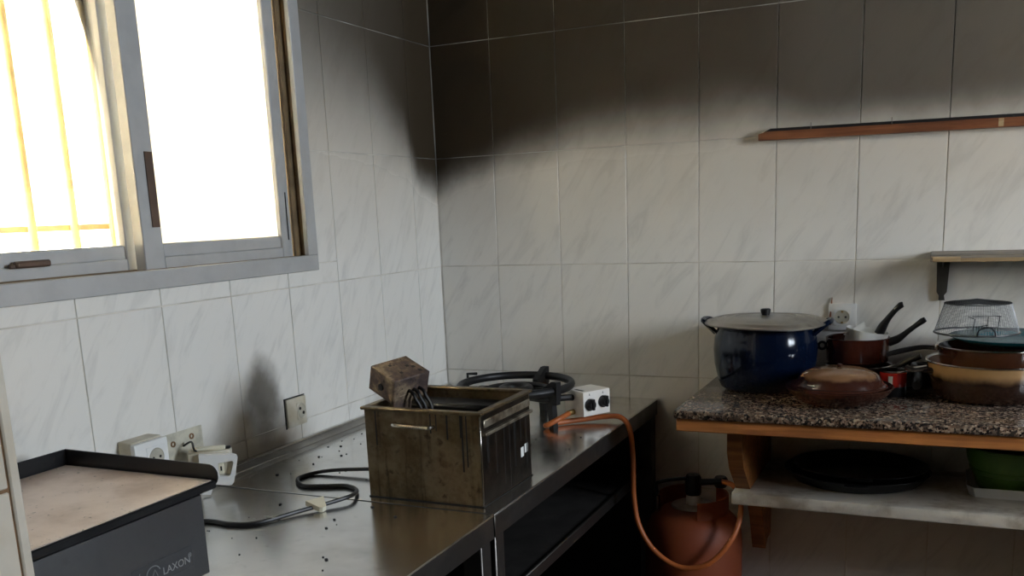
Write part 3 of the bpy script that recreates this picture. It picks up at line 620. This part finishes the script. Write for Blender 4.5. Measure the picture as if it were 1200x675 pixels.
# ------------------------------------------------------------------ power cord with ivory tag
pc = thing('power_cord', 'black power cord with an ivory tag curling across the benches', 'cord', (0.30, -1.1, BZ))
r = 0.0042; zc = BZ+r
cp = [(0.115, -1.33, zc), (0.187, -1.284, zc), (0.245, -1.282, zc), (0.290, -1.262, zc), (0.325, -1.190, zc+.002), (0.352, -1.138, zc+.004), (0.372, -1.088, zc+.006), (0.350, -1.036, zc), (0.312, -1.015, zc), (0.267, -1.030, zc), (0.222, -1.040, zc), (0.180, -1.000, zc), (0.188, -0.955, zc), (0.225, -0.935, zc+.004), (0.290, -0.922, zc+.008), (0.345, -0.918, zc+0.012), (0.384, -0.900, zc+0.02)]
MB().tube(crv(cp, 10), r, 8).build('cable', 'cable', pc)
Mq = Matrix.Translation((0.342, -1.156, BZ+0.0115)) @ Matrix.Rotation(math.radians(62), 4, 'Z') @ Matrix.Rotation(math.radians(14), 4, 'X')
MB().prism([(-0.017, 0.013), (0.021, 0.015), (0.009, -0.020), (0.0, -0.024), (-0.005, -0.021)], 2, -0.005, 0.005, Mq).build('tag', 'tag', pc)

# ------------------------------------------------------------------ shelves on the back wall
bt = thing('wall_batten', 'narrow brown wooden batten with sooty top nailed across the tiles', 'wall batten', (0.95, 0, 1.575))
rot = Matrix.Rotation(math.radians(-0.45), 4, 'Y'); Mb = Matrix.Translation((0.95, 0, 1.566)) @ Matrix.Rotation(math.radians(0.6), 4, 'Y')
MB().prism([(0.0, 0.0), (1.35, 0.0), (1.35, 0.021), (0.022, 0.021), (0.0, 0.016)], 1, -0.024, -0.0015, Mb).build('strip', 'batten', bt)
MB().prism([(0.012, 0.0195), (1.35, 0.0215), (1.35, 0.029), (0.030, 0.028)], 1, -0.0235, -0.0015, Mb).build('sooty_edge', 'soot', bt)
for x in (0.128, 0.315, 0.62): MB().tube([Mb @ Vector((x, -0.0225, 0.018)), Mb @ Vector((x, -0.025, 0.037))], 0.0011, 6).build('nail', 'rimsteel', bt)
MB().box((0.545, -0.0243, 0.002), (0.556, -0.0238, 0.020), 0, Mb).build('chipped_spot', 'edge', bt, smooth=False)
sh = thing('wall_shelf', 'worn grey board shelf on a metal bracket above the pans', 'shelf', (1.37, 0, 1.16))
MB().box((1.366, -0.185, 1.2645), (2.05, -0.0015, 1.279), 0.002).build('board', 'board', sh)
MB().box((1.372, -0.1875, 1.264), (1.430, -0.1845, 1.2755), 0.0015, None, 2).build('pale_edging', 'edge', sh)
MB().box((1.430, -0.1865, 1.2635), (2.05, -0.1845, 1.272), 0.0008).build('raw_edge', 'edge', sh)
for bx in (1.380, 1.93):
    b = MB().prism([(0.0, 1.2640), (0.030, 1.2640), (0.026, 1.180), (0.020, 1.172), (0.022, 1.160), (0.008, 1.160), (0.008, 1.172), (0.003, 1.180)], 1, -0.012, -0.0015, Matrix.Translation((bx, 0, 0))).prism([(-0.125, 1.2640), (-0.0015, 1.2640), (-0.0015, 1.165), (-0.012, 1.165), (-0.014, 1.24)], 0, bx+0.012, bx+0.016)
    b.build('bracket', 'bracket', sh)

# ------------------------------------------------------------------ wooden counter with granite top and marble under-shelf
CX0, CX1, CZ = 0.848, 2.25, 0.956
fm = thing('counter_frame', 'varnished pine wall frame carrying the granite counter', 'counter frame', (1.5, 0, 0.45))
MB().box((CX0+0.004, -0.478, CZ-0.050), (CX1, -0.455, CZ-0.020), 0.002).build('apron', 'wood', fm)
MB().box((CX0+0.004, -0.455, CZ-0.050), (CX0+0.028, -0.002, CZ-0.020), 0.002).build('end_rail', 'wood', fm)
MB().box((CX0+0.03, -0.03, CZ-0.050), (CX1, -0.002, CZ-0.020), 0.002).build('wall_rail', 'wood', fm)
for bx in (0.955, 2.05):
    MB().prism([(-0.002, CZ-0.05), (-0.41, CZ-0.05), (-0.41, 0.845), (-0.385, 0.800), (-0.300, 0.7265), (-0.002, 0.7265)], 0, bx, bx+0.035).build('bracket', 'wood', fm)
    MB().prism([(-0.002, 0.6955), (-0.20, 0.6955), (-0.135, 0.60), (-0.085, 0.497), (-0.055, 0.515), (-0.002, 0.515)], 0, bx+0.004, bx+0.039).build('bracket', 'wood', fm)
tag(MB().box((CX0, -0.486, CZ-0.020), (CX1, -0.0015, CZ), 0.004, None, 2).build('granite_slab', 'granite'), 'speckled pinkish-brown granite counter slab under the pots and pans', 'countertop')
ms_ = MB().box((0.950, -0.340, 0.6955), (CX1, -0.0015, 0.7260), 0.006, None, 2)
ms = tag(ms_.build('marble_shelf', 'marble'), 'white marble shelf slab with rounded edge below the granite counter', 'shelf')
MB().box((0.9488, -0.336, 0.699), (0.9500, -0.006, 0.7225), 0.0004).build('raw_end', plain('raw_marble_end', (.32,.31,.30), 0.7), ms)

# ------------------------------------------------------------------ pots and pans
def handle_loop(t, name, a, rr, z, mat, reach=0.05, wdt=0.05, rise=0.02, rad=0.006):
    A = math.radians(a); M = Matrix.Rotation(A, 4, 'Z')
    P = [M @ Vector(p) for p in ((rr, -wdt/2, z), (rr+reach*.7, -wdt/2, z+rise*.8), (rr+reach, -wdt/4, z+rise), (rr+reach, wdt/4, z+rise), (rr+reach*.7, wdt/2, z+rise*.8), (rr, wdt/2, z))]
    return MB().tube(crv(P, 6), rad, 8).build(name, mat, t, world=False)
# blue stockpot
pt = thing('stockpot', 'large dark blue enamel pot with dented aluminium lid', 'pot', (0.999, -0.170, CZ))
prof = [(0, 0.001), (0.096, 0.001), (0.107, 0.008), (0.116, 0.030), (0.1235, 0.065), (0.126, 0.100), (0.1235, 0.130), (0.117, 0.152), (0.119, 0.160), (0.122, 0.163), (0.119, 0.165), (0.114, 0.158), (0.119, 0.125), (0.121, 0.100), (0.110, 0.035), (0.09, 0.010), (0, 0.008)]
MB().lathe(prof, 64).build('body', 'blue', pt, world=False)
for a in (176, 4): handle_loop(pt, 'handle', a, 0.116, 0.140, 'blue', 0.038, 0.062, 0.030, 0.0065)
ml_ = MB(); prof = [(0.1475, 0.1655), (0.1485, 0.167), (0.147, 0.169), (0.137, 0.1705), (0.130, 0.175), (0.120, 0.1765), (0.116, 0.174), (0.108, 0.1765), (0.100, 0.1785), (0.096, 0.176), (0.088, 0.1785), (0.075, 0.181), (0.071, 0.1785), (0.05, 0.1815), (0.02, 0.183), (0, 0.183)]
ml_.lathe(prof, 72).lathe([(0.1475, 0.1655), (0.12, 0.1665), (0, 0.17)], 72)
ml_.v = [(x, y, z-(0.006*max(0, math.cos(math.atan2(y, x)-math.radians(-60)))**3*(math.hypot(x, y)/0.148)**4)+0.0015*math.sin(3*math.atan2(y, x))*(math.hypot(x, y)/0.148)**2) for x, y, z in ml_.v]
ld = ml_.build('lid', 'lid', pt, world=False)
MB().lathe([(0.009, 0.182), (0.010, 0.186), (0.0125, 0.193), (0.0125, 0.197), (0.010, 0.199), (0, 0.199)], 20).build('knob', 'bakelite', ld, world=False)
# lidded brown dish in front
ds_ = thing('lidded_dish', 'brown glazed casserole dish with tan domed lid at counter front', 'casserole dish', (1.190, -0.315, CZ))
prof = [(0, 0.001), (0.070, 0.001), (0.088, 0.008), (0.107, 0.024), (0.1165, 0.036), (0.1185, 0.039), (0.116, 0.041), (0.108, 0.037), (0.095, 0.025), (0, 0.012)]
MB().lathe(prof, 64).build('dish', 'brown', ds_, world=False)
prof = [(0.102, 0.0375), (0.1045, 0.0395), (0.103, 0.042), (0.0965, 0.045), (0.094, 0.050), (0.089, 0.060), (0.079, 0.069), (0.060, 0.077), (0.035, 0.0815), (0.010, 0.083), (0, 0.083)]
ld = MB().lathe(prof, 64).build('lid', 'tan', ds_, world=False)
MB().lathe([(0.007, 0.0825), (0.004, 0.084), (0.007, 0.087), (0.005, 0.090), (0, 0.091)], 16).build('knob', 'brown', ld, world=False)
# red tin
rt = thing('red_tin', 'small red printed tin with steel rim behind the lidded dish', 'tin', (1.300, -0.205, CZ))
MB().lathe([(0, 0.001), (0.028, 0.001), (0.0295, 0.004), (0.0295, 0.026)], 40).build('dark_base', 'black', rt, world=False)
MB().lathe([(0.030, 0.024), (0.030, 0.058)], 40).build('red_band', 'red', rt, world=False)
MB().lathe([(0.030, 0.057), (0.0317, 0.059), (0.0317, 0.061), (0.029, 0.061), (0.029, 0.006), (0, 0.006)], 40).build('rim', 'rimsteel', rt, world=False)
A = math.radians(-98); m = MB()
m.lathe([(0.0303, 0.030), (0.0303, 0.050)], 4, None, A-0.16, A+0.16); m.build('print', 'tag', rt, world=False)
# pans piled behind the dish
def open_pan(t, prof_out, prof_in, mat, inner, rim=None):
    b = MB().lathe(prof_out+prof_in, 56).build('body', mat, t, world=False)
    if rim: MB().lathe([(rim[0]-0.002, rim[1]-0.001), (rim[0]+0.001, rim[1]-0.001), (rim[0]+0.002, rim[1]+0.0008), (rim[0], rim[1]+0.002), (rim[0]-0.002, rim[1]-0.001)], 56).build('rim', inner, t, world=False)
    return b
def stick_handle(t, a, pts, mat='bakelite', rad=(0.006, 0.0065, 0.0075, 0.0105, 0.0085), name='handle'):
    M = Matrix.Rotation(math.radians(a), 4, 'Z'); P = crv([M @ Vector(p) for p in pts], 5)
    R = [rad[0]]*len(P); L = len(P)
    for i in range(L):
        f = i/(L-1)*(len(rad)-1); k = min(int(f), len(rad)-2); R[i] = rad[k]+(rad[k+1]-rad[k])*(f-k)
    return MB().tube(P, 0.006, 10, rad=R).build(name, mat, t, world=False)
b1 = thing('saucepan', 'black saucepan with steel rim at the bottom of the small stack', 'saucepan', (1.215, -0.100, CZ))
open_pan(b1, [(0, 0.001), (0.070, 0.001), (0.076, 0.006), (0.079, 0.055)], [(0.0765, 0.055), (0.073, 0.008), (0, 0.006)], 'black', 'rimsteel', (0.078, 0.055))
stick_handle(b1, -12, ((0.076, 0, 0.045), (0.10, 0, 0.060), (0.12, 0, 0.072), (0.145, 0, 0.084)), rad=(0.006, 0.007, 0.008, 0.007))
b2 = thing('saucepan', 'dark red enamel saucepan with raised black handle, middle of small stack', 'saucepan', (1.211, -0.100, CZ+0.0575))
open_pan(b2, [(0, 0.001), (0.064, 0.001), (0.072, 0.008), (0.0745, 0.064)], [(0.072, 0.064), (0.069, 0.010), (0, 0.007)], 'maroon', 'maroon', (0.0735, 0.064))
stick_handle(b2, -6, ((0.072, 0, 0.054), (0.094, 0, 0.064), (0.118, 0, 0.085), (0.142, 0, 0.105), (0.152, 0, 0.112)), rad=(0.011, 0.010, 0.007, 0.006, 0.0075, 0.006))
MB().lathe([(0.006, 0.001), (0.012, 0.001), (0.012, 0.004), (0.006, 0.004)], 12, Matrix.Translation((-0.082, -0.01, 0.044)) @ Matrix.Rotation(math.radians(90), 4, 'X')).build('pouring_lug', 'bakelite', b2, world=False)
b3 = thing('milk_pan', 'small white-lined pan tipped inside the dark red saucepan, handle up', 'saucepan', (1.220, -0.100, CZ+0.0655))
Mt3 = Matrix.Rotation(math.radians(10), 4, 'Y')
prof = [(0, 0.008), (0.040, 0.008), (0.046, 0.012), (0.050, 0.076)]
MB().lathe(prof+[(0.0485, 0.076), (0.044, 0.014), (0, 0.011)], 40, Mt3).build('body', 'paper', b3, world=False)
stick_handle(b3, -4, ((0.040, 0, 0.066), (0.050, 0, 0.088), (0.066, 0, 0.113), (0.084, 0, 0.134), (0.092, 0, 0.138)), rad=(0.012, 0.011, 0.0075, 0.0065, 0.008, 0.0065))
MB().prism([(-0.040, 0.066), (0.006, 0.098), (0.010, 0.086), (-0.020, 0.064)], 1, -0.03, -0.026).build('lid_edge', 'paper', b3, world=False)
# black frying pan with long handle
fp = thing('frying_pan', 'small black skillet between the small stack and the beige casserole', 'frying pan', (1.352, -0.072, CZ))
open_pan(fp, [(0, 0.001), (0.046, 0.001), (0.051, 0.006), (0.056, 0.050)], [(0.054, 0.050), (0.048, 0.008), (0, 0.006)], 'black', 'black', (0.055, 0.050))
stick_handle(fp, -90, ((0.053, 0, 0.040), (0.09, 0, 0.038), (0.14, 0, 0.034), (0.18, 0, 0.034)), rad=(0.008, 0.010, 0.013, 0.010))
# two-tone casserole, chestnut pan, teal lid, fry basket: the tall stack
cs = thing('casserole', 'large beige and dark brown casserole at the bottom of the tall stack', 'casserole', (1.503, -0.185, CZ))
prof = [(0, 0.001), (0.098, 0.001), (0.112, 0.008), (0.122, 0.028), (0.128, 0.055), (0.134, 0.086)]
MB().lathe(prof+[(0.1315, 0.086), (0.125, 0.055), (0.108, 0.012), (0, 0.006)], 72).build('body', 'beige', cs, world=False)
MB().lathe([(0.131, 0.0855), (0.136, 0.0855), (0.137, 0.088), (0.134, 0.0895), (0.131, 0.0855)], 72).build('rim', 'rimsteel', cs, world=False)
for a in (190, 10): handle_loop(cs, 'handle', a, 0.126, 0.066, 'bakelite', 0.034, 0.06, 0.006, 0.007)
m = MB().tube(crv([(-0.132, -0.055, 0.074), (-0.160, -0.062, 0.070), (-0.176, -0.060, 0.076)], 5), 0.0065, 8); m.build('handle_bracket', 'rimsteel', cs, world=False)
cp_ = thing('deep_pan', 'chestnut brown enamel pan nested in the beige casserole', 'pan', (1.508, -0.185, CZ+0.070))
MB().lathe([(0, 0.001), (0.098, 0.001), (0.108, 0.006), (0.112, 0.020), (0.118, 0.050), (0.1155, 0.050), (0.105, 0.010), (0, 0.006)], 72).build('body', 'chestnut', cp_, world=False)
MB().lathe([(0.115, 0.0495), (0.1195, 0.0495), (0.121, 0.052), (0.1185, 0.0535), (0.115, 0.0495)], 72).build('rim', 'rimsteel', cp_, world=False)
stick_handle(cp_, 184, ((0.115, 0, 0.042), (0.15, 0, 0.044), (0.19, 0, 0.036), (0.225, 0, 0.026)), rad=(0.005, 0.0055, 0.0065, 0.006))
MB().lathe([(0, -0.006), (0.005, -0.006), (0.006, 0), (0.005, 0.006), (0, 0.006)], 12, Matrix.Translation((-0.118, -0.035, 0.048))).build('rivet', 'rimsteel', cp_, world=False)
tl = thing('teal_plate', 'teal blue enamel plate lying on the chestnut pan', 'plate', (1.545, -0.175, CZ+0.1240))
MB().lathe([(0, 0.0), (0.085, 0.0), (0.100, 0.004), (0.130, 0.016), (0.1315, 0.018), (0.129, 0.0185), (0.10, 0.0075), (0.085, 0.004), (0, 0.004)], 64).build('body', 'teal', tl, world=False)
# fry basket, upside down
bk = thing('fry_basket', 'fine wire mesh frying basket turned upside down on the teal plate', 'wire basket', (1.470, -0.175, CZ+0.1455))
m = MB(); rb, rtp, hh = 0.088, 0.069, 0.066
def bpt(a, f):
    rr = rb+(rtp-rb)*f; return Vector((rr*math.cos(a), rr*math.sin(a)*0.92, 0.003+hh*f))
NV = 96
for i in range(NV):
    a = 2*math.pi*i/NV; m.tube([bpt(a, f) for f in (0, 0.35, 0.7, 0.93)]+[bpt(a, 1.0)*1.0+Vector((0, 0, 0.001))], 0.00034, 3)
for j in range(26): m.tube([bpt(2*math.pi*k/40, j/26) for k in range(40)], 0.00034, 3, closed=True)
for i in range(-24, 25):
    d = rtp*i/25; h = math.sqrt(rtp*rtp-d*d); z = 0.003+hh+0.001
    m.tube([(d, -h*0.92, z), (d, 0, z+0.003), (d, h*0.92, z)], 0.00034, 3); m.tube([(-h, d*0.92, z), (0, d*0.92, z+0.003), (h, d*0.92, z)], 0.00034, 3)
wm = m.build('wire_mesh', 'wire', bk, world=False); wm['kind'] = 'stuff'
MB().tube([bpt(2*math.pi*k/56, 0) for k in range(56)], 0.0022, 8, closed=True).build('rim_wire', 'wire', bk, world=False)
MB().tube([bpt(2*math.pi*k/56, 1) for k in range(56)], 0.0011, 6, closed=True).build('base_wire', 'wire', bk, world=False)
m = MB().tube(crv([(0.0, -0.083, 0.004), (0.002, -0.084, 0.016), (0.012, -0.083, 0.022), (0.026, -0.082, 0.022), (0.034, -0.080, 0.014), (0.036, -0.079, 0.004)], 4), 0.0018, 6)
m.build('hook', 'cable', bk, world=False)
m = MB().tube([(-0.010, -0.074, 0.014), (-0.006, -0.071, 0.040), (-0.020, -0.069, 0.046)], 0.001, 5).tube([(-0.012, -0.070, 0.046), (0.046, -0.058, 0.046)], 0.001, 5).tube([(0.040, -0.066, 0.014), (0.043, -0.060, 0.046)], 0.001, 5).tube([(0.018, -0.074, 0.018), (0.020, -0.068, 0.046)], 0.001, 5).tube([(-0.022, -0.074, 0.020), (0.02, -0.074, 0.028)], 0.001, 5)
m.build('handle_wire', 'cable', bk, world=False)
# things on the marble shelf
for i, (x, y, z, r_, lab) in enumerate(((1.222, -0.150, 0.7262, 0.172, 'wide black paella pan lying directly on the marble shelf'), (1.228, -0.145, 0.7372, 0.160, 'black paella pan nested in the wider one on marble shelf'))):
    t = thing('paella_pan', lab, 'pan', (x, y, z), group='black pans on the marble shelf')
    MB().lathe([(0, 0.001), (r_*0.80, 0.001), (r_*0.86, 0.005), (r_*0.97, 0.027), (r_, 0.030), (r_, 0.032), (r_*0.975, 0.0315), (r_*0.85, 0.007), (0, 0.0035)], 64, sy=0.86).build('body', 'black', t, world=False)
    for a in (-85, 95): handle_loop(t, 'handle', a, r_*0.82, 0.026, 'black', 0.02 if a > 0 else 0.012, 0.05, 0.002, 0.0035)
tr = thing('plastic_tray', 'shallow white plastic tray under the green basin', 'tray', (1.560, -0.135, 0.7262))
pr = [(-0.085, -0.060), (-0.072, -0.082), (0.072, -0.082), (0.085, -0.060), (0.085, 0.060), (0.072, 0.082), (-0.072, 0.082), (-0.085, 0.060)]
bm_ = MB().prism(pr, 2, 0.0, 0.004)
vo = [(x*1.08, y*1.08) for x, y in pr]; n = 8
bm_.add([(x, y, 0.002) for x, y in pr]+[(x, y, 0.024) for x, y in vo]+[(x*0.98, y*0.98, 0.024) for x, y in vo]+[(x*0.97, y*0.97, 0.004) for x, y in pr], [(k*n+i, k*n+(i+1) % n, (k+1)*n+(i+1) % n, (k+1)*n+i) for k in range(3) for i in range(n)])
bm_.build('body', 'white', tr, world=False)
gb_ = thing('green_basin', 'green plastic basin standing in the white tray under the counter', 'basin', (1.560, -0.135, 0.7304))
MB().lathe([(0, 0.001), (0.062, 0.001), (0.068, 0.006), (0.080, 0.040), (0.092, 0.072), (0.096, 0.100), (0.101, 0.102), (0.101, 0.106), (0.093, 0.106), (0.089, 0.074), (0.076, 0.040), (0.06, 0.006), (0, 0.004)], 56).build('body', 'green', gb_, world=False)
MB().lathe([(0.0815, 0.042), (0.0845, 0.044), (0.0865, 0.052), (0.0855, 0.054)], 56).build('rib_band', 'green', gb_, world=False)

MB().box((-0.012, -0.099, 0.052), (0.004, -0.0985, 0.0535), 0, Matrix.Rotation(math.radians(-30), 4, 'Z')).build('highlight_streak', 'paper', ds_, world=False, smooth=False)  # white sliver painting a highlight streak on the dish
tag(MB().tube([(1.1345, -0.010, 1.096), (1.1365, -0.006, 1.130), (1.1385, -0.004, 1.166)], 0.0035, 6, rad=[0.004, 0.0035, 0.001]).build('wooden_stick', 'batten'), 'thin brown wooden stick against the wall by the blue pot handle', 'stick')
